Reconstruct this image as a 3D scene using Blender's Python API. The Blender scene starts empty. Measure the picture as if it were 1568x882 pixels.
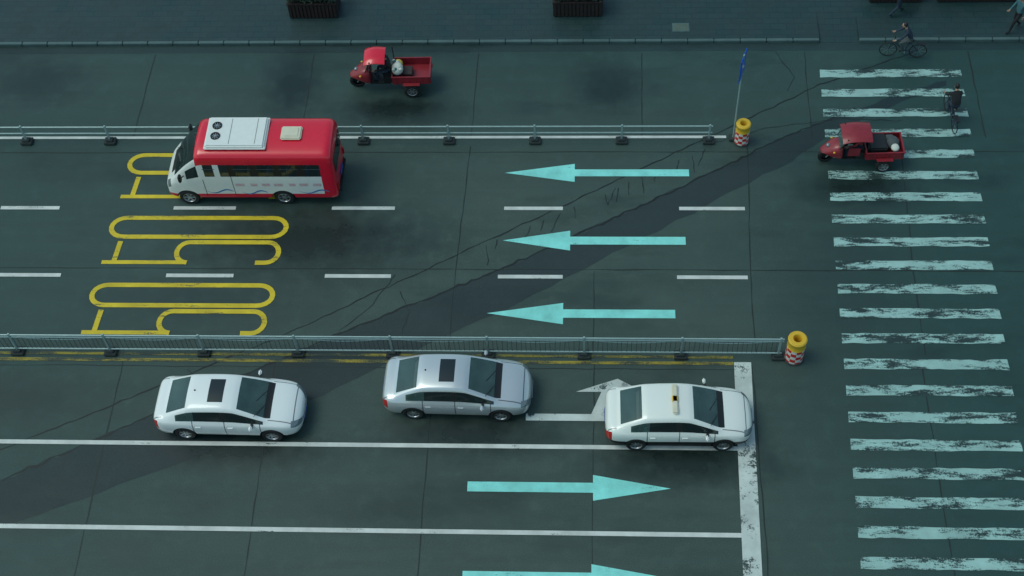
import bpy, bmesh, math, random
from mathutils import Vector, Matrix
from mathutils.bvhtree import BVHTree
random.seed(7)
S=bpy.context.scene
R=math.radians
# ---------------------------------------------------------------- materials
def nt(m):
    m.use_nodes=True; return m.node_tree.nodes, m.node_tree.links
def mat(name,col,rough=.5,metal=0.,var=.12,scale=6.,coat=0.,spec=.5,alpha=1.):
    m=bpy.data.materials.new(name); n,l=nt(m); b=n['Principled BSDF']
    tc=n.new('ShaderNodeTexCoord'); ns=n.new('ShaderNodeTexNoise'); ns.inputs['Scale'].default_value=scale; ns.inputs['Detail'].default_value=5
    l.new(tc.outputs['Object'],ns.inputs['Vector'])
    mx=n.new('ShaderNodeMix'); mx.data_type='RGBA'
    mx.inputs[6].default_value=(*[c*(1-var) for c in col],1); mx.inputs[7].default_value=(*[min(1,c*(1+var)) for c in col],1)
    l.new(ns.outputs['Fac'],mx.inputs[0]); l.new(mx.outputs[2],b.inputs['Base Color'])
    b.inputs['Roughness'].default_value=rough; b.inputs['Metallic'].default_value=metal
    b.inputs['Coat Weight'].default_value=coat; b.inputs['Coat Roughness'].default_value=.06
    b.inputs['Specular IOR Level'].default_value=spec; b.inputs['Alpha'].default_value=alpha
    return m
class NB:
    def __init__(s,m): s.n,s.l=nt(m); s.b=s.n['Principled BSDF']
    def math(s,op,a,b=None,c=None,clamp=False):
        k=s.n.new('ShaderNodeMath'); k.operation=op; k.use_clamp=clamp
        for i,v in enumerate((a,b,c)):
            if v is None: continue
            if isinstance(v,(int,float)): k.inputs[i].default_value=v
            else: s.l.new(v,k.inputs[i])
        return k.outputs[0]
    def coord(s):
        tc=s.n.new('ShaderNodeTexCoord'); sp=s.n.new('ShaderNodeSeparateXYZ'); s.l.new(tc.outputs['Object'],sp.inputs[0])
        return tc.outputs['Object'],sp.outputs[0],sp.outputs[1],sp.outputs[2]
    def noise(s,vec,scale,detail=4,rough=.55,stretch=None):
        if stretch:
            mp=s.n.new('ShaderNodeMapping'); mp.inputs['Scale'].default_value=stretch; s.l.new(vec,mp.inputs[0]); vec=mp.outputs[0]
        k=s.n.new('ShaderNodeTexNoise'); k.inputs['Scale'].default_value=scale; k.inputs['Detail'].default_value=detail; k.inputs['Roughness'].default_value=rough
        s.l.new(vec,k.inputs['Vector']); return k.outputs['Fac']
    def rng(s,v,a,b,c=0.,d=1.):
        k=s.n.new('ShaderNodeMapRange'); s.l.new(v,k.inputs[0])
        for i,q in enumerate((a,b,c,d)): k.inputs[i+1].default_value=q
        return k.outputs[0]
    def mix(s,f,a,b,blend='MIX'):
        k=s.n.new('ShaderNodeMix'); k.data_type='RGBA'; k.blend_type=blend
        for i,v in ((0,f),(6,a),(7,b)):
            if isinstance(v,(int,float)): k.inputs[i].default_value=v
            elif isinstance(v,tuple): k.inputs[i].default_value=(*v,1)
            else: s.l.new(v,k.inputs[i])
        return k.outputs[2]
    def bump(s,h,st,dist=.01):
        k=s.n.new('ShaderNodeBump'); k.inputs['Strength'].default_value=st; k.inputs['Distance'].default_value=dist
        s.l.new(h,k.inputs['Height']); s.l.new(k.outputs[0],s.b.inputs['Normal'])

WET_SHADE=[(-9.6,29.2,5.2,1.9,1.0),(-12.5,26.6,4.5,1.2,.5),(-6.9,35.3,2.8,1.0,1.),(-11.,20.9,3.6,.9,1.),(-3.4,21.5,3.6,.9,1.),(3.2,20.6,3.4,1.0,1.),(1.0,36.4,1.6,1.6,.8),(9.8,31.5,2.6,1.0,1.),(-11.0,36.6,1.3,2.2,.9),(-21,36.8,2.5,1.6,.7),(-19,22.6,5,1.2,.6),(-5.5,18.9,3.5,.8,.5),(9,27,2.5,7,.3)]  # wet patches; those beside vehicles also paint their shadow into the asphalt colour
def asphalt(name,base,dark,wet_shade_k=.85):
    m=bpy.data.materials.new(name); B=NB(m); v,x,y,z=B.coord()
    big=B.noise(v,.22,5,.6); med=B.noise(v,1.6,6,.65); fine=B.noise(v,38,3,.7); strk=B.noise(v,1.2,5,.6,(.12,1.6,1))
    col=B.mix(B.rng(big,.35,.65),dark,base)
    col=B.mix(B.rng(strk,.42,.66,0,.55),col,tuple(c*.5 for c in base))
    col=B.mix(B.rng(med,.52,.75,0,.5),col,tuple(c*1.5 for c in base))
    col=B.mix(B.rng(fine,.35,.75,.0,.7),col,tuple(c*2.2 for c in base))
    vo=B.n.new('ShaderNodeTexVoronoi'); vo.inputs['Scale'].default_value=14; B.l.new(v,vo.inputs['Vector'])
    spk=B.math('LESS_THAN',vo.outputs['Distance'],.11)
    col=B.mix(B.math('MULTIPLY',spk,.4),col,tuple(c*4 for c in base))
    # vignette painted into the colour: darker, greener at junction, outer ends and kerb lane
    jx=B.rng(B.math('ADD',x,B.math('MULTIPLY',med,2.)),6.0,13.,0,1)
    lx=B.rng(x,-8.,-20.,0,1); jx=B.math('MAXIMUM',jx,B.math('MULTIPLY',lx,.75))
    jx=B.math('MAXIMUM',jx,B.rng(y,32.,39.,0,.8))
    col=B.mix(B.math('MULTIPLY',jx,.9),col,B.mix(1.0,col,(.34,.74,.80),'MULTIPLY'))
    wet_shade=B.rng(B.noise(v,.35,6,.62,(.45,1.,1)),.53,.66,0,.5)
    for (cx,cy,rx,ry,s) in WET_SHADE:
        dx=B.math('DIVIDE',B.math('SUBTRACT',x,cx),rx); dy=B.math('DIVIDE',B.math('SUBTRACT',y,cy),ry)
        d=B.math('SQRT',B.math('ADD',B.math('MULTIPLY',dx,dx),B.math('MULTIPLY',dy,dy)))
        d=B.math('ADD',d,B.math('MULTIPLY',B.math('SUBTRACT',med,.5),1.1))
        wet_shade=B.math('MAXIMUM',wet_shade,B.math('MULTIPLY',B.rng(d,.25,1.2,1,0),s))
    col=B.mix(B.math('MULTIPLY',wet_shade,wet_shade_k),col,tuple(c*.30 for c in dark))
    B.l.new(col,B.b.inputs['Base Color'])
    B.l.new(B.rng(wet_shade,0,1,.6,.26),B.b.inputs['Roughness'])
    B.bump(B.math('ADD',fine,med),.4,.012)
    return m
M={}
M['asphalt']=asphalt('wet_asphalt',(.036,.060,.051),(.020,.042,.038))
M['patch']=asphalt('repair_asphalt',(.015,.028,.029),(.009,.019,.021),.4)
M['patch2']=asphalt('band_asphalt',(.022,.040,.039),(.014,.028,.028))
M['crack']=mat('crack_tar',(.007,.011,.012),.5)
M['joint']=mat('joint_tar',(.012,.020,.019),.6)
def paint(name,col,lo,hi,under=(.035,.05,.047),stretch=(.35,2.2,1),sc=2.2):
    m=bpy.data.materials.new(name); B=NB(m); v,x,y,z=B.coord()
    a=B.noise(v,sc,7,.72,stretch); b=B.noise(v,22,4,.7)
    f=B.math('ADD',a,B.math('MULTIPLY',B.math('SUBTRACT',b,.5),.35))
    mask=B.rng(f,lo,hi,0,1)
    dirt=B.rng(B.noise(v,1.3,5,.6),.3,.75,.66,1.)
    c=B.mix(1.0,col,dirt,'MULTIPLY')
    B.l.new(B.mix(mask,c,under),B.b.inputs['Base Color']); B.b.inputs['Roughness'].default_value=.5
    B.bump(b,.2,.006)
    return m
M['white']=paint('white_road_paint',(.72,.74,.70),.61,.68)
M['zebra']=paint('worn_zebra_paint',(.38,.60,.56),.485,.56,(.018,.038,.037),(.55,2.3,1),1.3)
M['arrow']=paint('arrow_paint',(.30,.88,.80),.63,.70,(.07,.22,.21))
M['stop']=paint('stop_line_paint',(.66,.72,.68),.55,.61,(.04,.06,.055),(1,1,1),1.6)
M['yellow']=paint('yellow_road_paint',(.80,.58,.02),.57,.65,(.09,.09,.04))
M['yellowworn']=paint('worn_yellow_line',(.40,.31,.03),.42,.56,(.035,.050,.038))
M['kerb']=mat('kerb_stone',(.07,.12,.12),.55,var=.35,scale=2)
M['conc']=mat('concrete_foot',(.025,.036,.037),.7)
M['metal']=mat('galvanised_rail',(.33,.44,.43),.4,.2,var=.2)
M['black']=mat('black_trim',(.012,.013,.014),.45)
M['rubber']=mat('tyre_rubber',(.012,.012,.013),.75)
M['rim']=mat('alloy_rim',(.45,.47,.48),.3,.8)
M['glass']=mat('tinted_glass',(.07,.135,.13),.05,0,var=.55,scale=2.2,spec=1.,alpha=.62)
M['bglass']=mat('bus_glass',(.022,.042,.042),.06,0,var=.5,scale=2,spec=.9,alpha=.6)
M['dglass']=mat('dark_glass',(.008,.014,.016),.08,0,var=.3,scale=2,spec=.8)
M['seat']=mat('seat_cloth',(.25,.25,.22),.8)
M['lamp']=mat('headlamp_lens',(.22,.26,.28),.08,.3)
M['tail']=mat('tail_lamp',(.45,.02,.015),.2)
M['red']=mat('red_paint',(.74,.006,.032),.28,coat=.6,var=.08)
M['darkred']=mat('dull_red_paint',(.26,.018,.028),.4,coat=.3,var=.35,scale=4)
M['whitep']=mat('white_panel',(.78,.79,.76),.35,coat=.4,var=.06)
M['cream']=mat('cream_plastic',(.66,.62,.48),.5)
M['blue']=mat('blue_paint',(.03,.20,.48),.4)
M['bluesign']=mat('blue_sign_face',(.01,.11,.58),.4)
M['pink']=mat('pink_livery',(.66,.45,.48),.4,var=.4,scale=9)
M['plate']=mat('number_plate',(.02,.08,.35),.4)
M['wood']=mat('dark_wood',(.030,.018,.017),.6,var=.5,scale=5)
M['soil']=mat('soil',(.02,.016,.012),.9)
M['leaf']=mat('hedge_leaf',(.02,.05,.028),.6,var=.7,scale=5)
M['yplastic']=mat('yellow_plastic',(.70,.42,.03),.45)
M['cloth_w']=mat('white_sacks',(.6,.62,.55),.8,var=.25)
M['cloth_y']=mat('yellow_tarp',(.6,.42,.08),.7)
M['skin']=mat('skin',(.40,.24,.17),.6)
M['hair']=mat('black_hair',(.01,.009,.009),.5)
M['navy']=mat('navy_cloth',(.02,.035,.06),.85)
M['greyc']=mat('grey_cloth',(.07,.085,.09),.85)
M['blackc']=mat('black_cloth',(.012,.013,.016),.85)
M['redc']=mat('red_cloth',(.28,.03,.03),.85)
M['tealc']=mat('teal_cloth',(.05,.14,.17),.85)
M['iron']=mat('iron_cover',(.13,.17,.13),.5,.3,var=.4,scale=20)
def carpaint(name,col,metal=0.,rough=.3):
    m=bpy.data.materials.new(name); B=NB(m); v,x,y,z=B.coord()
    ay=B.math('ABSOLUTE',y)
    side=B.math('MULTIPLY',B.math('GREATER_THAN',ay,.76),B.math('GREATER_THAN',z,.30))
    s=None
    for xi in (1.12,.0,-1.02):
        c=B.math('COMPARE',x,xi,.016); s=c if s is None else B.math('MAXIMUM',s,c)
    s=B.math('MULTIPLY',s,side)
    s=B.math('MAXIMUM',s,B.math('MULTIPLY',B.math('COMPARE',z,.31,.014),B.math('COMPARE',x,.0,1.1)))
    hood=B.math('MULTIPLY',B.math('COMPARE',ay,.68,.014),B.math('GREATER_THAN',x,1.36))
    hood=B.math('MULTIPLY',hood,B.math('LESS_THAN',x,2.12))
    hood=B.math('MAXIMUM',hood,B.math('COMPARE',x,2.13,.016))
    tr=B.math('MULTIPLY',B.math('COMPARE',ay,.68,.014),B.math('LESS_THAN',x,-2.0))
    s=B.math('MAXIMUM',s,B.math('MULTIPLY',B.math('MAXIMUM',hood,tr),B.math('GREATER_THAN',z,.7)))
    dirt=B.math('MULTIPLY',B.rng(z,.25,.75,1,0),B.rng(B.noise(v,3,5),.3,.7,.2,.6))
    c=B.mix(dirt,col,(.10,.11,.10)); c=B.mix(B.math('MULTIPLY',s,.8),c,(.02,.02,.02))
    ge=B.n.new('ShaderNodeNewGeometry'); c=B.mix(ge.outputs['Backfacing'],c,(.05,.05,.05))
    B.l.new(c,B.b.inputs['Base Color']); B.b.inputs['Roughness'].default_value=rough; B.b.inputs['Metallic'].default_value=metal
    B.b.inputs['Coat Weight'].default_value=.9; B.b.inputs['Coat Roughness'].default_value=.04
    return m
M['carwhite']=carpaint('white_car_paint',(.84,.85,.84))
M['carsilver']=carpaint('silver_car_paint',(.64,.66,.68),.5,.28)
M['carwhite2']=carpaint('taxi_white_paint',(.82,.83,.78))
def pavers(name):
    m=bpy.data.materials.new(name); B=NB(m); v,x,y,z=B.coord()
    br=B.n.new('ShaderNodeTexBrick'); B.l.new(v,br.inputs['Vector']); br.inputs['Scale'].default_value=1.
    br.inputs['Brick Width'].default_value=.6; br.inputs['Row Height'].default_value=.3; br.inputs['Mortar Size'].default_value=.012
    br.inputs['Color1'].default_value=(.016,.046,.048,1); br.inputs['Color2'].default_value=(.024,.054,.056,1); br.inputs['Mortar'].default_value=(.010,.026,.028,1)
    n=B.noise(v,.7,6,.65); c=B.mix(B.rng(n,.3,.7,0,.6),br.outputs['Color'],(.010,.029,.032))
    n2=B.noise(v,9,5,.7); c=B.mix(B.rng(n2,.55,.8,0,.4),c,(.040,.078,.078))
    B.l.new(c,B.b.inputs['Base Color']); B.l.new(B.rng(n,.35,.65,.3,.65),B.b.inputs['Roughness']); B.bump(br.outputs['Fac'],-.3,.006)
    return m
M['pavers']=pavers('sidewalk_pavers')
M['ground']=mat('ground_earth',(.035,.05,.04),.9,var=.5,scale=.3)
def checker():
    m=bpy.data.materials.new('red_white_check'); B=NB(m); v,x,y,z=B.coord()
    a=B.math('ARCTAN2',y,x); a=B.math('FLOOR',B.math('MULTIPLY',a,10/(2*math.pi)))
    k=B.math('FLOOR',B.math('DIVIDE',z,.14)); p=B.math('MODULO',B.math('ADD',B.math('ADD',a,k),100),2)
    p=B.math('GREATER_THAN',p,.5)
    B.l.new(B.mix(p,(.68,.68,.62),(.60,.02,.02)),B.b.inputs['Base Color']); B.b.inputs['Roughness'].default_value=.4
    return m
M['check']=checker()
# ---------------------------------------------------------------- helpers
def link(o,parent=None):
    S.collection.objects.link(o)
    if parent: o.parent=parent
    return o
def empty(name,loc=(0,0,0),rz=0,sc=1):
    e=bpy.data.objects.new(name,None); e.empty_display_size=.3; e.location=loc; e.rotation_euler=(0,0,rz); e.scale=sc if isinstance(sc,tuple) else (sc,)*3
    return link(e)
def mesh(name,verts,faces,mats,parent=None,idx=None,smooth=False,recalc=True):
    me=bpy.data.meshes.new(name); me.from_pydata([tuple(v) for v in verts],[],faces)
    if not isinstance(mats,(list,tuple)): mats=[mats]
    for k in mats: me.materials.append(M[k])
    if idx:
        for p,i in zip(me.polygons,idx): p.material_index=i
    if recalc:
        bm=bmesh.new(); bm.from_mesh(me); bmesh.ops.recalc_face_normals(bm,faces=bm.faces); bm.to_mesh(me); bm.free()
    for p in me.polygons: p.use_smooth=smooth
    return link(bpy.data.objects.new(name,me),parent)
class Geo:
    def __init__(s): s.v=[];s.f=[];s.i=[];s.m=[]
    def mi(s,k):
        if k not in s.m: s.m.append(k)
        return s.m.index(k)
    def box(s,c,d,k,rot=None,ch=0.0):
        hx,hy,hz=[q/2 for q in d]; b=len(s.v); mi=s.mi(k)
        if ch<=0:
            P=[Vector((x,y,z)) for x in(-hx,hx) for y in(-hy,hy) for z in(-hz,hz)]
            F=[(0,1,3,2),(4,6,7,5),(0,4,5,1),(2,3,7,6),(0,2,6,4),(1,5,7,3)]
        else:
            bm=bmesh.new(); bmesh.ops.create_cube(bm,size=1); bmesh.ops.scale(bm,vec=d,verts=bm.verts)
            bmesh.ops.bevel(bm,geom=list(bm.edges),offset=ch,segments=2,affect='EDGES'); bm.verts.index_update()
            P=[v.co.copy() for v in bm.verts]; F=[tuple(v.index for v in f.verts) for f in bm.faces]; bm.free()
        for p in P:
            if rot: p=rot@p
            s.v.append(p+Vector(c))
        for f in F: s.f.append(tuple(b+q for q in f)); s.i.append(mi)
    def tube(s,a,b,r,k,r2=None,n=10,caps=True):
        a=Vector(a);b=Vector(b); r2=r if r2 is None else r2; d=(b-a).normalized()
        u=d.orthogonal().normalized(); w=d.cross(u); o=len(s.v); mi=s.mi(k)
        for p,rr in((a,r),(b,r2)):
            for i in range(n):
                t=2*math.pi*i/n; s.v.append(p+(u*math.cos(t)+w*math.sin(t))*rr)
        for i in range(n):
            j=(i+1)%n; s.f.append((o+i,o+j,o+n+j,o+n+i)); s.i.append(mi)
        if caps:
            s.f.append(tuple(o+i for i in range(n))[::-1]); s.f.append(tuple(o+n+i for i in range(n))); s.i+= [mi,mi]
    def rev(s,prof,c,axis,k,n=24,closed=False):
        ax={'x':(Vector((1,0,0)),Vector((0,1,0)),Vector((0,0,1))),'y':(Vector((0,1,0)),Vector((0,0,1)),Vector((1,0,0))),'z':(Vector((0,0,1)),Vector((1,0,0)),Vector((0,1,0)))}[axis]
        o=len(s.v); c=Vector(c); m=len(prof)
        for (r,h) in prof:
            for i in range(n):
                t=2*math.pi*i/n; s.v.append(c+ax[0]*h+(ax[1]*math.cos(t)+ax[2]*math.sin(t))*max(r,.0005))
        for q in range(m if closed else m-1):
            q2=(q+1)%m
            kk=k[q] if isinstance(k,list) else k
            for i in range(n):
                j=(i+1)%n; s.f.append((o+q*n+i,o+q*n+j,o+q2*n+j,o+q2*n+i)); s.i.append(s.mi(kk))
    def ell(s,c,r,k,n=14,m=9,rot=None):
        o=len(s.v); mi=s.mi(k)
        for a in range(m+1):
            ph=math.pi*a/m
            for i in range(n):
                t=2*math.pi*i/n; p=Vector((r[0]*math.sin(ph)*math.cos(t),r[1]*math.sin(ph)*math.sin(t),r[2]*math.cos(ph)))
                if rot: p=rot@p
                s.v.append(p+Vector(c))
        for a in range(m):
            for i in range(n):
                j=(i+1)%n; s.f.append((o+a*n+i,o+(a+1)*n+i,o+(a+1)*n+j,o+a*n+j)); s.i.append(mi)
    def make(s,name,parent=None,smooth=False):
        o=mesh(name,s.v,s.f,s.m,parent,s.i,smooth)
        if smooth:
            try:
                bm=bmesh.new(); bm.from_mesh(o.data); bmesh.ops.remove_doubles(bm,verts=bm.verts,dist=1e-4)
                for e in bm.edges:
                    if len(e.link_faces)==2 and e.calc_face_angle(0)>R(38): e.smooth=False
                bm.to_mesh(o.data); bm.free()
            except Exception as ex: print(ex)
        return o
def sheets(name,polys,z,mats,parent=None):
    v=[];f=[];idx=[]; ml=mats if isinstance(mats,list) else [mats]
    for q,p in enumerate(polys):
        zz=z
        if isinstance(p,tuple): dz,p=p; zz=z+dz
        b=len(v); v+=[(a,c,zz) for a,c in p]; f.append(tuple(range(b,b+len(p)))); idx.append(0)
    o=mesh(name,v,f,ml,parent,idx,recalc=False)
    bm=bmesh.new(); bm.from_mesh(o.data)
    for fc in bm.faces:
        fc.normal_update()
        if fc.normal.z<0: fc.normal_flip()
    bm.to_mesh(o.data); bm.free(); return o
def rect(x0,x1,y0,y1): return [(x0,y0),(x1,y0),(x1,y1),(x0,y1)]
def stroke(pts,w,closed=False,jit=0,step=None):
    P=[Vector((a,b)) for a,b in pts]
    if step:
        Q=[]
        for a,b in zip(P[:-1],P[1:]):
            n=max(1,int((b-a).length/step))
            for i in range(n): Q.append(a.lerp(b,i/n))
        Q.append(P[-1])
        P=[q+Vector((random.uniform(-jit,jit),random.uniform(-jit,jit))) for q in Q]
    if closed: P=P+[P[0],P[1]]
    L=[];Rr=[]
    for i,p in enumerate(P):
        a=P[max(0,i-1)];b=P[min(len(P)-1,i+1)]
        if closed and i==0: a=P[-3]
        if closed and i==len(P)-1: b=P[2]
        d=(b-a).normalized(); nn=Vector((-d.y,d.x)); ww=w*(random.uniform(.4,1.3) if jit else 1)/2
        L.append(p+nn*ww);Rr.append(p-nn*ww)
    out=[]
    for i in range(len(P)-1-(1 if closed else 0)):
        out.append([tuple(L[i]),tuple(L[i+1]),tuple(Rr[i+1]),tuple(Rr[i])])
    return out
def loft(name,secs,matf,mats,parent,sub=2,cut=None):
    n=len(secs[0]); m=2*n-2; v=[];f=[];idx=[]
    for s in secs:
        v+=list(s)+[(x,-y,z) for x,y,z in s[n-2:0:-1]]
    for i in range(len(secs)-1):
        for j in range(m):
            j2=(j+1)%m; k=j if j<n-1 else 2*n-3-j
            f.append((i*m+j,i*m+j2,(i+1)*m+j2,(i+1)*m+j)); idx.append(matf(i,k))
    f.append(tuple(range(m))[::-1]); idx.append(matf(-1,0))
    o=(len(secs)-1)*m; f.append(tuple(range(o,o+m))); idx.append(matf(999,0))
    ob=mesh(name,v,f,mats,None,idx,True)
    if sub:
        md=ob.modifiers.new('s','SUBSURF'); md.levels=sub; md.render_levels=sub
    cu=None
    if cut:
        g=Geo()
        for (cx,cy,cz,r,w) in cut: g.tube((cx,cy-w/2,cz),(cx,cy+w/2,cz),r,'black',n=28)
        cu=g.make('cut'); md=ob.modifiers.new('b','BOOLEAN'); md.operation='DIFFERENCE'; md.object=cu; md.solver='EXACT'
        try: md.material_mode='TRANSFER'
        except Exception: pass
    bpy.context.view_layer.update(); dg=bpy.context.evaluated_depsgraph_get()
    me=bpy.data.meshes.new_from_object(ob.evaluated_get(dg)); ob.modifiers.clear(); ob.data=me
    for e in me.polygons: e.use_smooth=True
    if cu:
        bpy.data.objects.remove(cu)
        bm=bmesh.new(); bm.from_mesh(me)
        for e in bm.edges:
            if len(e.link_faces)==2 and e.calc_face_angle(0)>R(50): e.smooth=False
        bm.to_mesh(me); bm.free()
    ob.parent=parent
    return ob
def bvh(ob):
    me=ob.data; return BVHTree.FromPolygons([v.co.copy() for v in me.vertices],[tuple(p.vertices) for p in me.polygons])
def decal(name,tree,a0,a1,b0,b1,axis,matk,parent,off=.006,na=8,nb=8,side=-1):
    v=[];f=[]
    for i in range(na+1):
        for j in range(nb+1):
            a=a0+(a1-a0)*i/na; b=b0+(b1-b0)*j/nb
            if axis=='z': o=Vector((a,b,5));d=Vector((0,0,-1))
            elif axis=='y': o=Vector((a,3*side,b));d=Vector((0,-side,0))
            else: o=Vector((6*side,a,b));d=Vector((-side,0,0))
            h=tree.ray_cast(o,d)
            p=h[0] if h[0] is not None else o+d*3
            v.append(p-d*off)
    for i in range(na):
        for j in range(nb):
            q=i*(nb+1)+j; f.append((q,q+1,q+nb+2,q+nb+1))
    return mesh(name,v,f,matk,parent,smooth=True)
def wheel(name,parent,x,y,r,w,side,spokes=7,z=None):
    g=Geo(); z=r if z is None else z; h=w/2
    g.rev([(r*.60,h*.75),(r*.64,h*.98),(r*.92,h),(r,h*.72),(r,-h*.72),(r*.92,-h),(r*.6,-h)],(x,y,z),'y','rubber',28)
    g.rev([(r*.66,h*side*.9),(r*.60,h*side*1.0),(r*.56,h*side*.8),(r*.56,h*side*.3),(0,h*side*.3)],(x,y,z),'y',['rim','rim','rim','black'],28)
    for i in range(spokes):
        t=2*math.pi*i/spokes
        c=Vector((x+math.cos(t)*r*.32,y+side*h*.62,z+math.sin(t)*r*.32))
        g.box(c,(r*.50,.03,r*.15),'rim',Matrix.Rotation(-t,3,'Y'))
    g.tube((x,y+side*h*.3,z),(x,y+side*h*.85,z),r*.14,'rim')
    return g.make(name,parent,True)
# ---------------------------------------------------------------- setting
sheets('ground',[rect(-600,600,-600,700)],-.014,'ground')
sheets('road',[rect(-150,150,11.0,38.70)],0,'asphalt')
def walk(name,x0,x1,y0,y1,kerby):
    e=empty(name)
    g=Geo(); ys,ye=(y0+.16,y1) if kerby=='lo' else (y0,y1-.16)
    g.box(((x0+x1)/2,(ys+ye)/2,.058),(x1-x0,ye-ys,.134),'pavers'); g.make('paving',e)
    g=Geo(); x=x0; yk=y0+.08 if kerby=='lo' else y1-.08
    while x<x1-.01:
        L=min(.99,x1-x); g.box((x+L/2,yk,.061+random.uniform(-.003,.003)),(L-.012,.155+random.uniform(-.004,.004),.146),'kerb',None,.015); x+=1.0
    g.make('kerb',e)
walk('sidewalk',-60,9.0,38.67,47,'lo')
walk('sidewalk',10.5,60,38.67,47,'lo')
walk('sidewalk',-60,60,6,11.1,'hi')
mesh('kerb_ramp',[(9.0,38.69,.006),(10.5,38.69,.006),(10.5,40.3,.125),(9.0,40.3,.125),(9.0,47,.125),(10.5,47,.125)],[(0,1,2,3),(3,2,5,4)],'pavers')
sheets('gutter_strip',[rect(-60,60,38.28,38.66)],.004,'patch2')
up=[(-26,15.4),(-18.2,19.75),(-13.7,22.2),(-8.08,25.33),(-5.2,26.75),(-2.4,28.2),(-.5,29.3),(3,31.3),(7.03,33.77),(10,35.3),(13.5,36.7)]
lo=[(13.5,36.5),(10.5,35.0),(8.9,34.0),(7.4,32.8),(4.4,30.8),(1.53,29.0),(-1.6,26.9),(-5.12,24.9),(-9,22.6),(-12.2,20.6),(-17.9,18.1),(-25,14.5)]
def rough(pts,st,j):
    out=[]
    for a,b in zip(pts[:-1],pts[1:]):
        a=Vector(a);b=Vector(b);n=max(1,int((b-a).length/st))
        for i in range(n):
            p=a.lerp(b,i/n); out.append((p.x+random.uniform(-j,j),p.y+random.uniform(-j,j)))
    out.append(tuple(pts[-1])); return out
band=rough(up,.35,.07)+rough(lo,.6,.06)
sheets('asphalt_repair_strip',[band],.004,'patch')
cr=[]
cr+=stroke([(-26,17.0),(-18.5,20.8),(-10.04,25.19),(-2.1,29.9),(8.81,36.5),(12.5,38.2)],.045,jit=.035,step=.3)
cr+=[(.0005,q) for q in stroke(up[1:-1],.07,jit=.05,step=.22)]
for _ in range(26):
    t=random.random(); a=Vector((-3.5,28.9)).lerp(Vector((4.5,33.4)),t)
    if random.random()<.5: cr+=[(.0008,q) for q in stroke([(a.x,a.y),(a.x+random.uniform(-.3,.1),a.y-random.uniform(.4,.9))],.03,jit=.03,step=.15)]
for (p) in ([(-8.1,25.4),(-7.2,26.3),(-6.4,27.7)],[(7.3,38.2),(7.9,36.9),(7.6,36.2)],[(-13,23.9),(-12.1,23.0),(-12.4,22.2)],
            [(-6.2,27.0),(-5.8,26.2),(-6.0,25.3)],[(4.6,33.6),(6.8,34.4),(9.4,34.8),(11.6,34.7)]):
    cr+=[(.0011,q) for q in stroke(p,.025,jit=.03,step=.2)]
sheets('road_cracks',cr,.008,'crack')
jt=[]
for x in (.33,-4.86,-10.05,-15.2,-20.4,-25.6,5.5,10.9,16.1,21.3):
    jt+=stroke([(x+random.uniform(-.05,.05),11.2),(x,18),(x+random.uniform(-.08,.08),24.2)],.04,jit=.018,step=.5)
for x in (-22.9,-16.7,-10.4,-4.1,2.16,8.3,14.5,20.8):
    jt+=stroke([(x,33.9),(x+random.uniform(-.1,.1),38.2)],.045,jit=.02,step=.5)
for x in (.36,5.64,11.1,-4.4):
    jt+=stroke([(x,24.6),(x+.05,27.9)]+([(x+.3,33.5)] if x>5 or x<-4 else []),.04,jit=.02,step=.5)
jt+=[(.0005,q) for q in stroke([(-60,27.98),(40,27.96)],.035,jit=.015,step=.7)+stroke([(-60,33.2),(40,33.25)],.03,jit=.015,step=.8)+stroke([(-60,24.0),(5,24.0)],.025,jit=.02,step=.8)]
sheets('road_joints',jt,.006,'joint')
ZM=.012
lm=[]
rowA=[(-20.9,-18.75),(-14.6,-12.35),(-8.9,-6.65),(-2.77,-.7),(3.38,5.67)]
rowB=[(-20.9,-18.05),(-14.35,-12.0),(-8.83,-6.55),(-2.88,-.67),(3.2,5.58)]
for r_,y_ in((rowA,30.62),(rowB,27.66)):
    for a,b in r_: lm.append(rect(a,b,y_-.075,y_+.075))
    for k in range(1,6): lm.append(rect(-20.9-6*k,-18.7-6*k,y_-.075,y_+.075))
lm.append(rect(-60,4.9,21.04,21.19)); lm.append(rect(-60,4.83,18.10,18.25)); lm.append(rect(-60,4.8,15.1,15.25))
lm.append(rect(-60,5.2,33.88,34.0))
sheets('lane_markings',lm,ZM,'white')
sheets('stop_line',[[(4.92,24.28),(4.72,15.1),(5.28,15.1),(5.47,24.28)]],ZM+.004,'stop')
sheets('median_line',[rect(-60,4.9,24.17,24.29),rect(-60,4.9,24.42,24.52)],ZM,'yellowworn')
cw=[]
for n in range(-1,27):
    yc=37.07-.986*n; 
    if n<0 or yc<11.8: continue
    xl=8.21+(yc-17.35)*.033; xr=xl+5.25; h=.20
    top=[(xl+.02+(xr-xl-.04)*t/14+0,yc+h+random.uniform(-.03,.012)) for t in range(15)]
    bot=[(xl+(xr-xl)*t/14,yc-h+random.uniform(-.012,.03)) for t in range(14,-1,-1)]
    cw.append(bot[::-1]+top[::-1])
sheets('zebra_crossing',cw,ZM,'zebra')
def arrow(tip,base,end,y,hw,sw):
    return sheets('direction_arrow',[[(tip,y),(base,y+hw),(base,y-hw)],rect(min(base,end),max(base,end),y-sw,y+sw)],ZM+.002,'arrow')
arrow(-2.81,-.29,3.79,32.24,.42,.16); arrow(-2.77,-.43,3.55,29.2,.43,.17); arrow(-3.2,-.64,3.09,26.15,.43,.17)
arrow(2.73,.35,-3.52,19.70,.44,.17); arrow(2.73,.3,-3.52,16.74,.44,.17)
sheets('direction_arrow',[rect(-1.78,2.2,22.05,22.30),[(.30,22.302),(.85,22.302),(1.2,23.12),(.62,23.12)],[(-.19,23.122),(2.0,23.122),(1.15,23.62)],[(2.2,21.8),(4.2,22.17),(2.2,22.55)]],ZM+.002,'stop')
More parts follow.
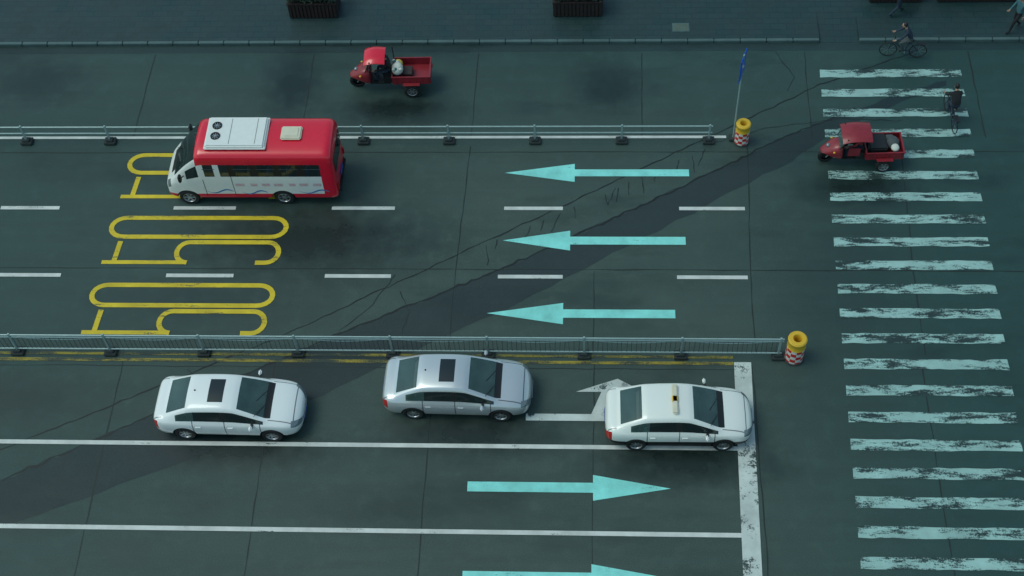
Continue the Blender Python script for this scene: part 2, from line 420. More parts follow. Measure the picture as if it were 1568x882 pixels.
def arc(cx,cy,rx,ry,a0,a1,n=10): return [(cx+rx*math.cos(R(a0+(a1-a0)*i/n)),cy+ry*math.sin(R(a0+(a1-a0)*i/n))) for i in range(n+1)]
yl=[]
for k in (0,1,2):
    oy=2.95-2.92*k; ox=.12-.1*k
    cap=arc(-16.2,29.72,.5,.42,90,270)+arc(-10.95,29.72,.5,.42,-90,90)
    P=[(0,q) for q in stroke(cap,.18,closed=True)]
    s=arc(-13.75,28.62,.42,.44,-90,-270)+arc(-11.0,28.62,.42,.44,90,-90)+[(-11.35,28.18)]
    P+=[(.003,q) for q in stroke(s,.18)]
    P+=[(0,q) for q in stroke([(-16.75,28.19),(-13.75,28.19)],.16)]
    P+=[(.003,q) for q in stroke([(-16.25,29.1),(-16.32,28.255)],.18)]
    for dz,q in P: yl.append((dz,[(a+ox,b+oy) for a,b in q]))
sheets('bus_lane_lettering',yl,ZM,'yellow')
# ---------------------------------------------------------------- barriers
def barrier(name,xs,y,h,rails,pick):
    e=empty(name); g=Geo(); x0,x1=min(xs),max(xs)
    for x in xs:
        g.box((x,y,.07),(.42,.34,.11),'conc',None,.02); g.box((x,y,.16),(.26,.22,.09),'conc',None,.02)
    g.make('feet',e)
    g=Geo()
    for x in xs: g.box((x,y,h/2+.1),(.06,.06,h-.08),'metal')
    g.make('posts',e)
    g=Geo()
    for z in rails: g.tube((x0,y,z),(x1+.1,y,z),.026,'metal',n=8)
    g.make('rails',e)
    if pick:
        g=Geo(); x=x0
        while x<x1:
            g.tube((x,y,.26),(x+random.uniform(-.03,.03),y+random.uniform(-.02,.02),.90),.007,'conc',n=5,caps=False); x+=.155
        xx=sorted(xs)
        for a,b in zip(xx[:-1],xx[1:]):
            n=12
            for i in range(n):
                t0,t1=i/n,(i+1)/n
                z=lambda t: .95-.16*math.sin(math.pi*t)
                g.tube((a+(b-a)*t0,y,z(t0)),(a+(b-a)*t1,y,z(t1)),.012,'metal',n=5,caps=False)
        g.make('pickets',e)
    return e
barrier('traffic_barrier',[5.0-.45-3.15*i for i in range(15)],33.72,.85,(.84,.50),False)
barrier('median_fence',[6.34-3.14*i for i in range(15)],24.5,1.05,(1.05,.93,.24),True)
def drum(x,y,s=1):
    e=empty('traffic_drum',(x,y,0),sc=s); g=Geo()
    g.rev([(0,.012),(.30,.012),(.30,.05),(.26,.07)],(0,0,0),'z','conc'); g.make('base',e,True)
    g=Geo(); g.rev([(.27,.05),(.262,.68)],(0,0,0),'z','check',32); g.make('check_band',e,True)
    g=Geo(); g.rev([(.262,.68),(.275,.70),(.26,.74),(.26,.94),(.28,.97),(.28,1.02),(.245,1.06),(.14,1.06),(.12,1.02),(.12,.65),(0,.65)],(0,0,0),'z',['yplastic']*9+['black'],32)
    g.make('yellow_top',e,True)
    for o in e.children: o.rotation_euler[2]=.3
drum(5.73,33.72,.95); drum(6.85,24.47,1.1)
e=empty('road_sign',(5.44,33.85,0)); g=Geo(); g.box((0,0,.06),(.3,.3,.1),'conc',None,.02); g.tube((0,0,.1),(0,0,4.3),.03,'metal'); g.make('pole',e,True)
g=Geo(); rot=Matrix.Rotation(R(72),3,'Z')
g.box((.0,0,3.75),(.75,.03,1.05),'bluesign',rot,.012); g.make('panel',e)
g=Geo(); g.box(rot@Vector((0,-.019,0))+Vector((0,0,3.75)),(.5,.006,.10),'whitep',rot@Matrix.Rotation(R(45),3,'Y')); g.make('symbol',e)
def planter(x,y,w,d,h,leafy):
    e=empty('wooden_planter',(x,y,.125)); g=Geo()
    g.box((0,0,h/2),(w-.06,d-.06,h-.02),'wood')
    n=int(w/.14)
    for i in range(n):
        xx=-w/2+.07+(w-.14)*i/(n-1)
        for s in(-1,1): g.box((xx,s*(d/2-.012),h/2),(.105,.035,h-.06),'wood',None,.006)
    for s in(-1,1): 
        for i in range(int(d/.14)): g.box((s*(w/2-.012),-d/2+.1+.14*i,h/2),(.035,.105,h-.06),'wood')
    for s in (-1,1): g.box((0,s*(d/2-.02),h),(w+.06,.09,.05),'wood',None,.01); g.box((s*(w/2-.02),0,h+.003),(.09,d-.1,.05),'wood',None,.01)
    g.make('box',e); g=Geo(); g.box((0,0,h-.02),(w-.1,d-.1,.05),'soil'); g.make('soil',e)
    if leafy:
        v=[];f=[]
        for i in range(int(2600*w*d)):
            p=Vector((random.uniform(-w/2,w/2),random.uniform(-d/2,d/2),0)); p.z=h+.05+random.random()**.6*(.45+.15*math.sin(p.x*5)*math.cos(p.y*6+1))
            a=Vector([random.gauss(0,1) for _ in range(3)]).normalized(); b=a.orthogonal().normalized(); q=random.uniform(.02,.045); o=len(v)
            v+=[p-a*q*1.6,p+b*q,p+a*q*1.6,p-b*q]; f.append((o,o+1,o+2,o+3))
        mesh('foliage',v,f,'leaf',e,recalc=False)
planter(-10.6,40.52,1.9,1.0,.75,True); planter(-.22,40.52,1.9,1.0,.75,True)
planter(12.1,41.2,2.0,1.0,.6,True); planter(15.3,41.2,3.2,1.0,.5,True)
e=empty('drain_cover',(3.75,39.42,.126)); g=Geo(); g.box((0,0,.006),(.66,.46,.01),'kerb'); g.box((0,0,.013),(.56,.36,.008),'iron')
for i in range(5): g.box((0,-.14+.07*i,.019),(.5,.02,.006),'kerb')
g.make('cover',e)
# ---------------------------------------------------------------- sedan
def sedan(name,x,y,rz,paintk,sun=True,bar=False,darklow=False,sc=(1,1.04,1.03)):
    e=empty(name,(x,y,.002),rz,sc)
    T=[
    (-2.36,.56,.42,.60,(.52,.66),(.46,.70),(.38,.72),.73),
    (-2.30,.75,.28,.76,(.69,.86),(.63,.91),(.54,.94),.955),
    (-2.14,.85,.22,.84,(.78,.95),(.69,.985),(.60,1.005),1.025),
    (-1.98,.88,.20,.87,(.80,.95),(.70,1.00),(.61,1.02),1.045),
    (-1.92,.89,.20,.875,(.80,.95),(.705,1.01),(.62,1.04),1.07),
    (-1.55,.90,.20,.87,(.81,.94),(.685,1.17),(.605,1.22),1.265),
    (-1.15,.90,.20,.87,(.82,.93),(.66,1.34),(.585,1.40),1.45),
    (-1.02,.90,.20,.87,(.82,.93),(.655,1.37),(.58,1.43),1.485),
    (-.50,.90,.20,.87,(.82,.925),(.655,1.41),(.58,1.465),1.525),
    (-.06,.90,.20,.87,(.82,.92),(.655,1.415),(.58,1.47),1.53),
    (.04,.90,.20,.87,(.82,.92),(.655,1.41),(.58,1.467),1.525),
    (.28,.90,.20,.87,(.82,.915),(.655,1.39),(.58,1.44),1.49),
    (.37,.90,.20,.87,(.82,.91),(.66,1.365),(.59,1.415),1.46),
    (.85,.90,.20,.865,(.82,.90),(.71,1.165),(.645,1.21),1.255),
    (1.28,.895,.20,.855,(.81,.89),(.75,.955),(.69,.985),1.03),
    (1.38,.89,.20,.85,(.80,.885),(.74,.93),(.66,.965),1.01),
    (1.80,.88,.20,.80,(.77,.85),(.70,.885),(.62,.92),.965),
    (2.08,.83,.20,.73,(.71,.785),(.63,.82),(.54,.85),.89),
    (2.26,.71,.22,.63,(.59,.69),(.51,.73),(.42,.76),.79),
    (2.38,.46,.30,.50,(.38,.57),(.33,.61),(.27,.63),.65)]
    secs=[]
    for (sx,w,s0,sh,f_,g_,h_,zc) in T:
        secs.append([(sx,0,s0),(sx,w-.12,s0),(sx,w-.03,s0+.10),(sx,w,(s0+sh)/2+.03),(sx,w-.02,sh),(sx,f_[0],f_[1]),(sx,g_[0],g_[1]),(sx,h_[0],h_[1]),(sx,h_[0]*.5,h_[1]*.35+zc*.65),(sx,0,zc)])
    mats=[paintk,'glass','black','lamp','tail','dglass']
    def mf(i,k):
        if i in(-1,999): return 0
        if k in(0,1) : return 2
        if i in(13,12) and k>=7: return 1
        if i in(4,5) and k>=7: return 1
        if i==14 and k>=7: return 2
        if k==5 and 5<=i<=13 and i!=9: return 5 if i>6 else 1
        if k==5 and i==9: return 2
        if i in(17,) and k in(4,5): return 3
        if i==18 and k in(4,5): return 3
        if i in(1,) and k in(3,4): return 4
        if i==0 and k in(3,4): return 4
        if darklow and k==2 : return 2
        return 0
    body=loft('body',secs,mf,mats,e,2,[(1.42,.86,.33,.385,.5),(1.42,-.86,.33,.385,.5),(-1.36,.86,.33,.385,.5),(-1.36,-.86,.33,.385,.5)])
    t=bvh(body)
    for i,(wx,sd) in enumerate(((1.42,1),(1.42,-1),(-1.36,1),(-1.36,-1))): wheel('wheel_%d'%(i+1),e,wx,sd*.78,.33,.21,sd)
    if sun: decal('sunroof',t,-.50,-.02,-.40,.40,'z','dglass',e,.006)
    g=Geo()
    for yy in(-.36,.36):
        g.box((.05,yy,.62),(.50,.46,.16),'seat',None,.05); g.box((-.22,yy,.90),(.14,.46,.52),'seat',Matrix.Rotation(R(-12),3,'Y'),.05); g.box((-.28,yy,1.2),(.09,.24,.14),'seat',None,.03)
    g.box((-.95,0,.60),(.50,1.2,.18),'seat',None,.05); g.box((-1.22,0,.86),(.16,1.2,.5),'seat',Matrix.Rotation(R(-16),3,'Y'),.05)
    g.box((-1.62,0,.96),(.62,1.15,.03),'black'); g.box((.92,0,.88),(.55,1.25,.12),'black',None,.04)
    g.make('seats_and_dashboard',e,True)
    g=Geo()
    for sd in(-1,1):
        g.box((.86,sd*.985,.955),(.10,.19,.11),paintk,None,.035); g.box((.88,sd*.88,.92),(.08,.16,.05),'black')
        for hx in(.18,-.85): g.box((hx,sd*.893,.78),(.18,.03,.03),paintk,None,.008)
    g.make('mirrors_and_handles',e,True)
    g=Geo(); g.box((2.355,0,.36),(.05,.46,.13),'plate',None,.01); g.box((-2.35,0,.62),(.04,.46,.13),'plate',None,.01); g.make('number_plates',e)
    g=Geo(); g.box((2.34,0,.50),(.09,.62,.10),'black',None,.02); g.box((2.37,0,.52),(.05,.60,.015),'rim'); g.make('grille',e)
    g=Geo()
    for yy,dy in((.35,-.5),(-.15,-.55)): g.tube((1.25,yy,1.03),(.97,yy+dy,1.195),.010,'black',n=6)
    g.make('wipers',e)
    for sd in (-1,1):
        decal('sill_trim',t,-1.0,1.05,.225,.275,'y','black',e,.004,12,2,sd)
    if bar:
        g=Geo(); g.box((-.15,0,1.565),(.18,1.0,.08),'cream',None,.03); g.box((-.15,0,1.57),(.19,.22,.07),'yplastic',None,.02); g.make('roof_light_bar',e)
    else:
        g=Geo(); g.rev([(.035,0),(.02,.05),(0,.07)],(-.95,0,1.46),'z','black',10); g.make('antenna',e,True)
    return e
sedan('white_sedan_car',-11.15,22.15,R(-1),'carwhite')
sedan('silver_sedan_car',-3.96,22.95,R(-1.2),'carsilver')
sedan('white_taxi_car',2.99,21.93,R(.3),'carwhite2',False,True,True,(.965,1.04,1.04))
# ---------------------------------------------------------------- minibus
def minibus(x,y,rz):
    e=empty('red_and_white_minibus',(x,y,.002),rz)
    W=1.0
    def sec(sx,w=W,zs=.30,top=2.68,f=(0,1.42),g=(.05,2.22),h=(.085,2.46),i=(.22,2.60),sk=.50,d=1.34):
        return [(sx,0,zs),(sx,w-.10,zs),(sx,w-.01,zs+.08),(sx,w,sk),(sx,w,d),(sx,w-f[0]-.01,f[1]),(sx,w-g[0],g[1]),(sx,w-h[0],h[1]),(sx,w-i[0],i[1]),(sx,0,top)]
    X_=[-3.06,-3.0,-2.84,-2.66,-1.92,-1.84,-1.10,-1.02,-.28,-.20,.52,.60,1.02,1.10,1.58]
    secs=[]
    for k,sx in enumerate(X_):
        if k==0: secs.append(sec(sx,.90,.42,2.40,g=(.05,2.10),h=(.08,2.22),i=(.2,2.34)))
        elif k==1: secs.append(sec(sx,.97,.34,2.60,h=(.10,2.38),i=(.24,2.52)))
        else: secs.append(sec(sx))
    secs.append(sec(1.68,top=2.66,g=(.05,2.20),h=(.09,2.44),i=(.24,2.58)))
    secs.append([(2.22,0,.30),(2.22,.88,.30),(2.22,.98,.38),(2.22,.99,.50),(2.22,.985,1.20),(2.22,.97,1.30),(2.22,.89,1.80),(2.22,.83,1.94),(2.22,.64,2.00),(2.22,0,2.04)])
    secs.append([(2.74,0,.30),(2.74,.85,.30),(2.74,.95,.38),(2.74,.96,.50),(2.74,.95,1.05),(2.74,.92,1.15),(2.74,.87,1.24),(2.74,.81,1.29),(2.74,.62,1.33),(2.74,0,1.36)])
    secs.append([(2.84,0,.30),(2.84,.83,.30),(2.84,.92,.38),(2.84,.93,.50),(2.84,.92,1.0),(2.84,.88,1.08),(2.84,.83,1.15),(2.84,.77,1.19),(2.84,.6,1.22),(2.84,0,1.25)])
    secs.append([(3.02,0,.32),(3.02,.76,.32),(3.02,.86,.40),(3.02,.88,.50),(3.02,.86,.85),(3.02,.82,.92),(3.02,.77,.97),(3.02,.70,1.0),(3.02,.55,1.03),(3.02,0,1.05)])
    secs.append([(3.10,0,.36),(3.10,.58,.36),(3.10,.70,.44),(3.10,.72,.50),(3.10,.70,.74),(3.10,.66,.79),(3.10,.61,.83),(3.10,.54,.86),(3.10,.41,.88),(3.10,0,.90)])
    mats=['red','whitep','bglass','black','lamp']
    def mf(i,k):
        if i==-1: return 0
        if i==999: return 1
        if k in(0,1): return 3
        if i<=2: return 0
        if i in(15,16) and k>=7: return 2
        if i in(15,16,17) and k==6 : return 1
        if i==17 and k>=8: return 3
        if k==2: return 0
        if k==3: return 1
        if i>=14:
            if k==5 and i in(15,): return 2
            if k==4 and i<=16: return 1
            if i==18 and k in(4,5,6): return 4
            if i==14 and k>=6: return 0
            return 1
        if k==4: return 1
        if k==5: return 2 if i in(3,5,7,9,11,13) else (3 if i!=12 else 1)
        return 0
    fx,bx=2.33,-1.07
    body=loft('body',secs,mf,mats,e,2,[(fx,.9,.36,.42,.6),(fx,-.9,.36,.42,.6),(bx,.9,.36,.43,.6),(bx,-.9,.36,.43,.6)])
    t=bvh(body)
    for i,(wx,sd) in enumerate(((fx,1),(fx,-1),(bx,1),(bx,-1))): wheel('wheel_%d'%(i+1),e,wx,sd*.86,.355,.24,sd,6)
    decal('rear_window',t,-.74,.74,1.45,2.15,'x','dglass',e,.010,8,6,-1)
    g=Geo()
    for r_ in range(6):
        for yy in(-.7,-.25,.55): g.box((-2.5+.68*r_,yy,.95),(.42,.42,.12),'seat',None,.03); g.box((-2.7+.68*r_,yy,1.28),(.10,.42,.62),'blue' if r_%2 else 'seat',None,.03)
    g.box((2.35,0,1.12),(.6,1.6,.14),'black',None,.04); g.box((-.3,0,.75),(5.2,1.8,.04),'black'); g.make('seats',e,True)
    g=Geo(); 
    for sd in(-1,1): g.box((-3.05,sd*.82,.85),(.08,.12,.30),'tail',None,.02)
    g.box((-3.07,0,.48),(.08,1.5,.14),'black',None,.03); g.box((-3.08,0,.78),(.03,.46,.13),'plate'); g.make('rear_trim',e)
    g=Geo(); g.box((.30,0,2.735),(2.05,1.36,.14),'whitep',None,.05); g.box((.30,0,2.68),(2.15,1.44,.06),'whitep',None,.02)
    g.make('roof_air_conditioner',e,True)
    g=Geo()
    for yy in(-.25,.22):
        g.rev([(.17,2.805),(.17,2.83),(.14,2.83),(.135,2.81),(0,2.81)],(1.0,yy,0),'z',['black','black','black','black'],24)
        for a in range(4): g.box((1.0,yy,2.818),(.25,.022,.006),'rim',Matrix.Rotation(a*math.pi/4,3,'Z'))
        g.tube((1.0,yy,2.815),(1.0,yy,2.835),.04,'rim')
    for q in range(2): g.box((.5-.9*q,0,2.807),(.015,1.15,.008),'iron')
    g.make('roof_fans',e,True)
    g=Geo(); g.box((-1.60,0,2.70),(.72,.60,.10),'cream',None,.04); g.box((-1.60,0,2.755),(.50,.38,.03),'cream',None,.012); g.make('roof_hatch',e,True)
    for sd in(-1,1):
        g=Geo()
        decal('livery_red_band',t,-2.8,1.7,.36,.44,'y','red',e,.004,24,2,sd)
        for q in range(7): decal('livery_text_%d'%q,t,-2.5+.45*q,-2.22+.45*q+.05*math.sin(q*2.3),1.04,1.18,'y','pink',e,.004,3,2,sd)
        v=[];f=[]
        for (x0,x1,z0) in((-2.75,-1.7,.74),(-.55,.35,.70),(.65,1.6,.76)):
            n=14
            for q in range(n+1):
                tt=q/n; xx=x0+(x1-x0)*tt; zc=z0+.09*math.sin(tt*6.5); hh=.03*math.sin(math.pi*min(1,tt+.1))+.006
                for z_ in(zc-hh,zc+hh):
                    h=t.ray_cast(Vector((xx,3*sd,z_)),Vector((0,-sd,0))); v.append((h[0]+Vector((0,sd*.005,0))) if h[0] else Vector((xx,sd,z_)))
                if q<n: b=len(v)-2; f.append((b,b+1,b+3,b+2))
        mesh('livery_wave',v,f,'blue',e)
        decal('door_seam',t,.60,.62,.55,2.15,'y','black',e,.005,1,16,sd); decal('door_seam_b',t,1.62,1.64,.50,1.4,'y','black',e,.005,1,8,sd)
        for i in range(5): decal('window_rail_%d'%i,t,[-2.62,-1.82,-1.0,-.18,1.12][i],[-1.94,-1.12,-.3,.50,1.56][i],1.90,1.93,'y','greyc',e,.006,5,1,sd)
        g.box((2.35,sd*1.17,1.66),(.10,.20,.30),'black',None,.03); g.tube((2.3,sd*.92,1.5),(2.35,sd*1.12,1.6),.02,'black'); g.make('mirror',e)
    g=Geo()
    for yy in(.1,-.5): g.tube((2.76,yy,1.37),(2.40,yy+.45,1.84),.012,'black',n=6)
    g.box((3.09,0,.48),(.06,1.1,.12),'black',None,.02); g.box((3.12,0,.5),(.02,.46,.13),'plate'); g.make('front_trim',e)
    return e
minibus(-11.64,31.78,math.pi)
# ---------------------------------------------------------------- people
BON=[('pel','spi'),('spi','che'),('che','nec'),('nec','hd'),('pel','hl'),('hl','kl'),('kl','al'),('al','tl'),('pel','hr'),('hr','kr'),('kr','ar'),('ar','tr'),
     ('che','sl'),('sl','el'),('el','wl'),('wl','pl'),('che','sr'),('sr','er'),('er','wr'),('wr','pr')]
RAD=dict(pel=(.15,.12),spi=(.14,.11),che=(.17,.12),nec=(.055,.055),hd=(.05,.05),hl=(.095,.095),hr=(.095,.095),kl=(.062,.062),kr=(.062,.062),al=(.042,.042),ar=(.042,.042),tl=(.036,.03),tr=(.036,.03),
     sl=(.068,.068),sr=(.068,.068),el=(.046,.046),er=(.046,.046),wl=(.03,.03),wr=(.03,.03),pl=(.032,.02),pr=(.032,.02))
def person(name,J,loc,rz,top,legs,parent=None,hairk='hair',shoe='blackc'):
    e=empty(name,loc,rz) 
    if parent: e.parent=parent
    me=bpy.data.meshes.new('body'); bm=bmesh.new(); sk=bm.verts.layers.skin.verify(); vv={}
    for k,p in J.items():
        if k not in RAD: continue
        v=bm.verts.new(p); v[sk].radius=RAD[k]; v[sk].use_root=(k=='pel'); vv[k]=v
    for a,b in BON: bm.edges.new((vv[a],vv[b]))
    bm.to_mesh(me); bm.free(); ob=link(bpy.data.objects.new('body',me))
    ob.modifiers.new('k','SKIN'); md=ob.modifiers.new('s','SUBSURF'); md.levels=2; md.render_levels=2
    bpy.context.view_layer.update(); dg=bpy.context.evaluated_depsgraph_get(); m2=bpy.data.meshes.new_from_object(ob.evaluated_get(dg)); ob.modifiers.clear(); ob.data=m2
    m2.materials.clear()
    for k in(top,legs,'skin',shoe): m2.materials.append(M[k])
    segs=[(a,b,Vector(J[a]),Vector(J[b])) for a,b in BON]
    def cls(a,b):
        if b in('tl','tr'): return 3
        if b in('hd','pl','pr'): return 2
        if b in('hl','hr','kl','kr','al','ar'): return 1
        return 0
    for p in m2.polygons:
        c=p.center; best=9;bi=0
        for a,b,A,Bq in segs:
            d=Bq-A; t=max(0,min(1,(c-A).dot(d)/max(d.length_squared,1e-6))); q=(c-A-d*t).length
            if q<best: best=q;bi=cls(a,b)
        p.material_index=bi; p.use_smooth=True
    ob.parent=e
    H=Vector(J['head']); g=Geo()
    g.ell(H,(.095,.078,.118),'skin',16,12); g.ell(H+Vector((-.018,0,.025)),(.098,.085,.112),hairk,16,10)
    g.ell(H+Vector((.096,0,-.02)),(.018,.013,.022),'skin',8,6)
    for s in(-1,1):
        g.ell(H+Vector((0,s*.080,-.01)),(.02,.01,.03),'skin',8,6); g.ell(H+Vector((.082,s*.032,.005)),(.012,.014,.008),'blackc',6,5)
    g.ell(H+Vector((.086,0,-.06)),(.01,.026,.008),'redc',8,5); g.make('head',e,True)
    for s,w,p in(('l','wl','pl'),('r','wr','pr')):
        A=Vector(J[w]);Bq=Vector(J[p]); d=(Bq-A).normalized(); u=Vector((1,0,0)) if abs(d.x)<.8 else Vector((0,1,0)); u=(u-d*u.dot(d)).normalized(); cur=d.cross(u)*( -1 if s=='l' else 1)
        g=Geo()
        for i,(off,L) in enumerate(((-.028,.066),(-.010,.076),(.010,.072),(.028,.056))):
            a=Bq+u*off; b=a+d*L*.55; c=b+d*L*.35+cur*L*.3; g.tube(a,b,.009,'skin',.008,6); g.tube(b,c,.008,'skin',.006,6)
        a=A+d*.03+u*.02; b=a+u*.035+d*.03; g.tube(a,b,.011,'skin',.009,6); g.tube(b,b+d*.028,.009,'skin',.007,6)
        g.make('fingers_'+s,e,True)
    return e
WALK=dict(pel=(0,0,.93),spi=(.01,0,1.10),che=(.03,0,1.33),nec=(.045,0,1.49),hd=(.06,0,1.55),head=(.075,0,1.63),
  hl=(0,.09,.88),kl=(.20,.10,.50),al=(.26,.10,.09),tl=(.42,.11,.045),hr=(0,-.09,.88),kr=(.02,-.10,.47),ar=(-.30,-.10,.14),tr=(-.19,-.10,.045),
  sl=(.02,.19,1.40),el=(-.10,.24,1.13),wl=(-.06,.25,.88),pl=(-.03,.25,.80),sr=(.02,-.19,1.40),er=(.12,-.24,1.14),wr=(.28,-.22,.96),pr=(.35,-.21,.93))
BIKE=dict(pel=(-.22,0,.98),spi=(-.14,0,1.13),che=(.02,0,1.34),nec=(.09,0,1.48),hd=(.12,0,1.54),head=(.16,0,1.61),
  hl=(-.18,.09,.95),kl=(.18,.10,.80),al=(.05,.11,.42),tl=(.18,.12,.37),hr=(-.18,-.09,.95),kr=(.15,-.10,.60),ar=(-.05,-.11,.22),tr=(.09,-.12,.16),
  sl=(.03,.18,1.38),el=(.20,.25,1.16),wl=(.38,.24,1.05),pl=(.45,.24,1.04),sr=(.03,-.18,1.38),er=(.20,-.25,1.16),wr=(.38,-.24,1.05),pr=(.45,-.24,1.04))
def bicycle(e):
    g=Geo()
    for wx in(-.55,.55):
        n=28
        for i in range(n):
            a,b=2*math.pi*i/n,2*math.pi*(i+1)/n
            g.tube((wx+.315*math.cos(a),0,.335+.315*math.sin(a)),(wx+.315*math.cos(b),0,.335+.315*math.sin(b)),.018,'rubber',n=6,caps=False)
        for i in range(8):
            a=math.pi*i/4; g.tube((wx,0,.335),(wx+.3*math.cos(a),0,.335+.3*math.sin(a)),.003,'rim',n=4)
    T=[((-.05,0,.30),(-.20,0,.82)),((-.18,0,.75),(.38,0,.82)),((-.05,0,.30),(.40,0,.74)),((-.05,0,.30),(-.55,0,.335)),((-.55,0,.335),(-.18,0,.75)),((.55,0,.335),(.38,0,.95)),((.38,0,.95),(.40,0,1.02))]
    for a,b in T: g.tube(a,b,.018,'navy',n=8)
    g.tube((.42,-.27,1.03),(.42,.27,1.03),.014,'black'); g.ell((-.22,0,.86),(.14,.08,.035),'black'); g.tube((-.05,-.14,.30),(-.05,.14,.30),.012,'rim')
    g.box((-.6,0,.72),(.34,.14,.02),'black'); g.make('bicycle_frame',e,True)
e=empty('cyclist',(12.0,37.95,.002),R(175)); bicycle(e); person('rider',BIKE,(0,0,0),0,'navy','greyc',e)
e=empty('cyclist',(13.3,34.75,.002),R(96)); bicycle(e); person('rider',BIKE,(0,0,0),0,'blackc','navy',e)
person('pedestrian',WALK,(16.35,39.2,.126),R(200),'tealc','blackc')
person('pedestrian',WALK,(12.0,40.1,.126),R(20),'greyc','navy')
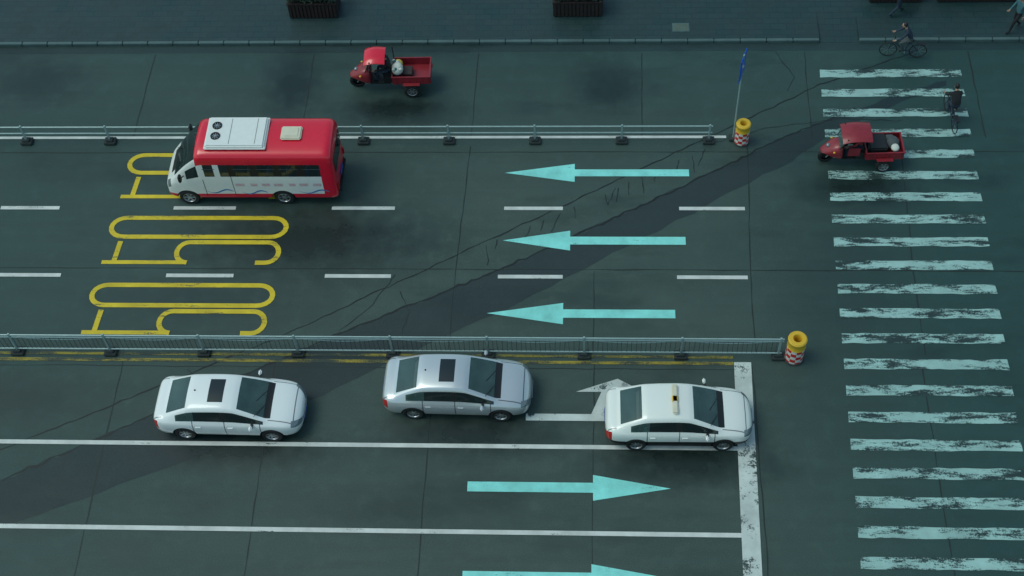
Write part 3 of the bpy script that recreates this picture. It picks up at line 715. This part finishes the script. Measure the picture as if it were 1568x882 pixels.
# ---------------------------------------------------------------- cargo tricycle
SIT=dict(pel=(-.02,0,.92),spi=(.0,0,1.06),che=(.05,0,1.27),nec=(.09,0,1.42),hd=(.11,0,1.47),head=(.14,0,1.54),
  hl=(.02,.10,.90),kl=(.42,.16,.88),al=(.48,.17,.50),tl=(.62,.17,.45),hr=(.02,-.10,.90),kr=(.42,-.16,.88),ar=(.48,-.17,.50),tr=(.62,-.17,.45),
  sl=(.05,.18,1.32),el=(.24,.26,1.12),wl=(.50,.26,1.08),pl=(.57,.26,1.07),sr=(.05,-.18,1.32),er=(.24,-.26,1.12),wr=(.50,-.26,1.08),pr=(.57,-.26,1.07))
def trike(x,y,rz,kind,sc=1):
    e=empty('red_cargo_tricycle',(x,y,.002),rz,sc)
    pk='darkred'; g=Geo()
    g.box((-.90,0,.60),(1.40,1.0,.04),pk)
    for s in(-1,1):
        g.box((-.90,s*.50,.76),(1.42,.035,.34),pk,None,.008); g.box((-.90,s*.50,.945),(1.46,.06,.035),pk,None,.01)
        for i in range(6): g.box((-1.5+.24*i,s*.525,.76),(.05,.03,.32),pk)
    for xx in(-1.60,-.20): g.box((xx,0,.76),(.035,.96,.34),pk,None,.008); g.box((xx,0,.944),(.06,.98,.035),pk,None,.01)
    g.make('load_bed',e)
    g=Geo()
    for s in(-1,1): g.tube((-1.5,s*.25,.48),(.55,s*.2,.42),.03,'black'); g.box((-.9,s*.62,.68),(.62,.16,.02),pk,None,.006)
    g.tube((-.90,-.55,.30),(-.90,.55,.30),.035,'black'); g.box((-.9,0,.45),(.5,.7,.14),'black')
    g.box((.30,0,.44),(.75,.62,.04),'black'); g.box((-.02,0,.62),(.36,.6,.36),'black',None,.03); g.box((-.02,0,.83),(.42,.55,.09),'black',None,.03)
    g.tube((.80,0,.95),(1.2,0,.30),.035,'black'); 
    for s in (-1,1): g.tube((.95,s*.08,.72),(1.2,s*.08,.30),.025,'rim')
    g.tube((.62,-.36,1.08),(.62,.36,1.08),.016,'black'); g.tube((.62,0,1.08),(.86,0,.9),.02,'black')
    g.make('frame_and_seat',e,True)
    wheel('rear_wheel_1',e,-.90,.60,.30,.12,1,6); wheel('rear_wheel_2',e,-.90,-.60,.30,.12,-1,6)
    wheel('front_wheel',e,1.2,0,.30,.12,-1,6)
    secs=[]
    for (sx,w,z0,z1) in((.62,.36,.42,1.05),(.72,.40,.45,1.12),(.90,.40,.5,1.08),(1.08,.34,.56,.98),(1.30,.24,.60,.80),(1.46,.12,.60,.70)):
        secs.append([(sx,0,z0),(sx,w*.8,z0),(sx,w,z0+.08),(sx,w,(z0+z1)/2),(sx,w*.85,z1-.06),(sx,w*.5,z1),(sx,0,z1+.02)])
    loft('front_cowl',secs,lambda i,k: 0,[pk],e,2)
    g=Geo(); g.ell((1.18,0,.92),(.09,.09,.07),'lamp'); 
    for s in(-1,1): g.ell((1.0,s*.38,.90),(.05,.04,.04),'yplastic'); g.tube((.64,s*.34,1.08),(.60,s*.52,1.35),.009,'black',n=6); g.ell((.6,s*.53,1.37),(.03,.07,.05),'black')
    g.make('lamps_and_mirrors',e,True)
    g=Geo(); rot=Matrix.Rotation(R(-24),3,'Y'); g.box((.70,0,1.36),(.012,.72,.52),'glass',rot)
    for s in(-1,1):
        g.tube((.82,s*.37,1.06),(.58,s*.42,1.66),.018,'black'); g.tube((-.22,s*.44,.95),(-.20,s*.42,1.64),.018,'black')
    g.make('windscreen_and_posts',e)
    v=[];f=[];na,nb=12,8; x0,x1=(-.32,.78) if kind==2 else (.02,.80)
    for lay in(0,1):
        for i in range(na+1):
            t=i/na
            for j in range(nb+1):
                s=-1+2*j/nb; v.append((x0+(x1-x0)*t,s*(.50 if kind==2 else .44),1.72-.10*s**4-.07*(2*t-1)**2*(1.5 if t>.5 else .6)-.02*lay))
    N=(na+1)*(nb+1)
    for lay in(0,1):
        for i in range(na):
            for j in range(nb): q=lay*N+i*(nb+1)+j; f.append((q,q+1,q+nb+2,q+nb+1))
    mesh('canopy_roof',v,f,'red' if kind==1 else 'darkred',e,smooth=True)
    g=Geo()
    if kind==1:
        g.ell((-.38,.10,1.0),(.22,.27,.22),'cloth_w'); g.ell((-.40,-.18,.98),(.17,.16,.17),'cloth_y'); g.box((-.75,.05,.74),(.35,.45,.25),'wood',None,.02)
        for _ in range(9): g.ell((random.uniform(-.60,-.2),random.uniform(-.25,.3),1.14),(.07,.06,.06),random.choice(['cloth_w','cloth_y','cloth_w','tealc']))
    else:
        g.box((-.65,.0,.85),(.7,.8,.45),'black',None,.05); g.ell((-1.25,-.1,.86),(.28,.30,.20),'greyc'); g.ell((-1.3,.22,.92),(.16,.18,.12),'cloth_w'); g.box((-1.15,-.25,.9),(.3,.25,.25),'greyc',None,.03)
        for s in(-1,1): g.box((.28,s*.45,.98),(.45,.02,.42),pk,None,.005)
    g.make('cargo',e,True)
    person('driver',SIT,(0 if kind==2 else -.05,0,0),0,'blackc' if kind==1 else 'redc','navy',e)
    g=Geo(); 
    for s in(-1,1): g.box((-1.625,s*.4,.62),(.03,.12,.08),'tail')
    g.make('tail_lamps',e)
trike(-7.3,36.55,R(181),1); trike(9.75,32.85,R(182),2,.93)
# ---------------------------------------------------------------- light
w=bpy.data.worlds.new("World"); S.world=w; w.use_nodes=True; n=w.node_tree.nodes; l=w.node_tree.links
sky=n.new('ShaderNodeTexSky'); sky.sky_type='NISHITA'; sky.sun_disc=False; sky.sun_elevation=R(60); sky.sun_rotation=R(-95); sky.air_density=1.; sky.dust_density=2.
hs=n.new('ShaderNodeMix'); hs.data_type='RGBA'; hs.blend_type='MULTIPLY'; hs.inputs[0].default_value=1.; hs.inputs[7].default_value=(.84,1.06,.92,1)
l.new(sky.outputs[0],hs.inputs[6]); l.new(hs.outputs[2],n['Background'].inputs[0]); n['Background'].inputs[1].default_value=.14
sd=bpy.data.lights.new('sun','SUN'); sd.energy=.8; sd.angle=R(30); sd.color=(.96,1,.95); so=link(bpy.data.objects.new('sun',sd)); so.rotation_euler=(R(-30),0,R(95))
# ---------------------------------------------------------------- camera
cd=bpy.data.cameras.new('camera'); cam=link(bpy.data.objects.new('camera',cd)); cd.sensor_width=36; cd.lens=49.2; cd.clip_end=2000
rt=Vector((.99873,.0321,-.03884)); dn=Vector((.00401,-.8188,-.57408)); fw=Vector((-.05024,.5732,-.81789))
m=Matrix.Identity(4)
for i in range(3): m[i][0]=rt[i]; m[i][1]=-dn[i]; m[i][2]=-fw[i]
q=m.to_quaternion(); cam.rotation_mode='QUATERNION'; cam.rotation_quaternion=q; cam.location=(0,0,38.8)
S.camera=cam
S.view_settings.view_transform='Standard'; S.view_settings.look='None'; S.view_settings.exposure=0
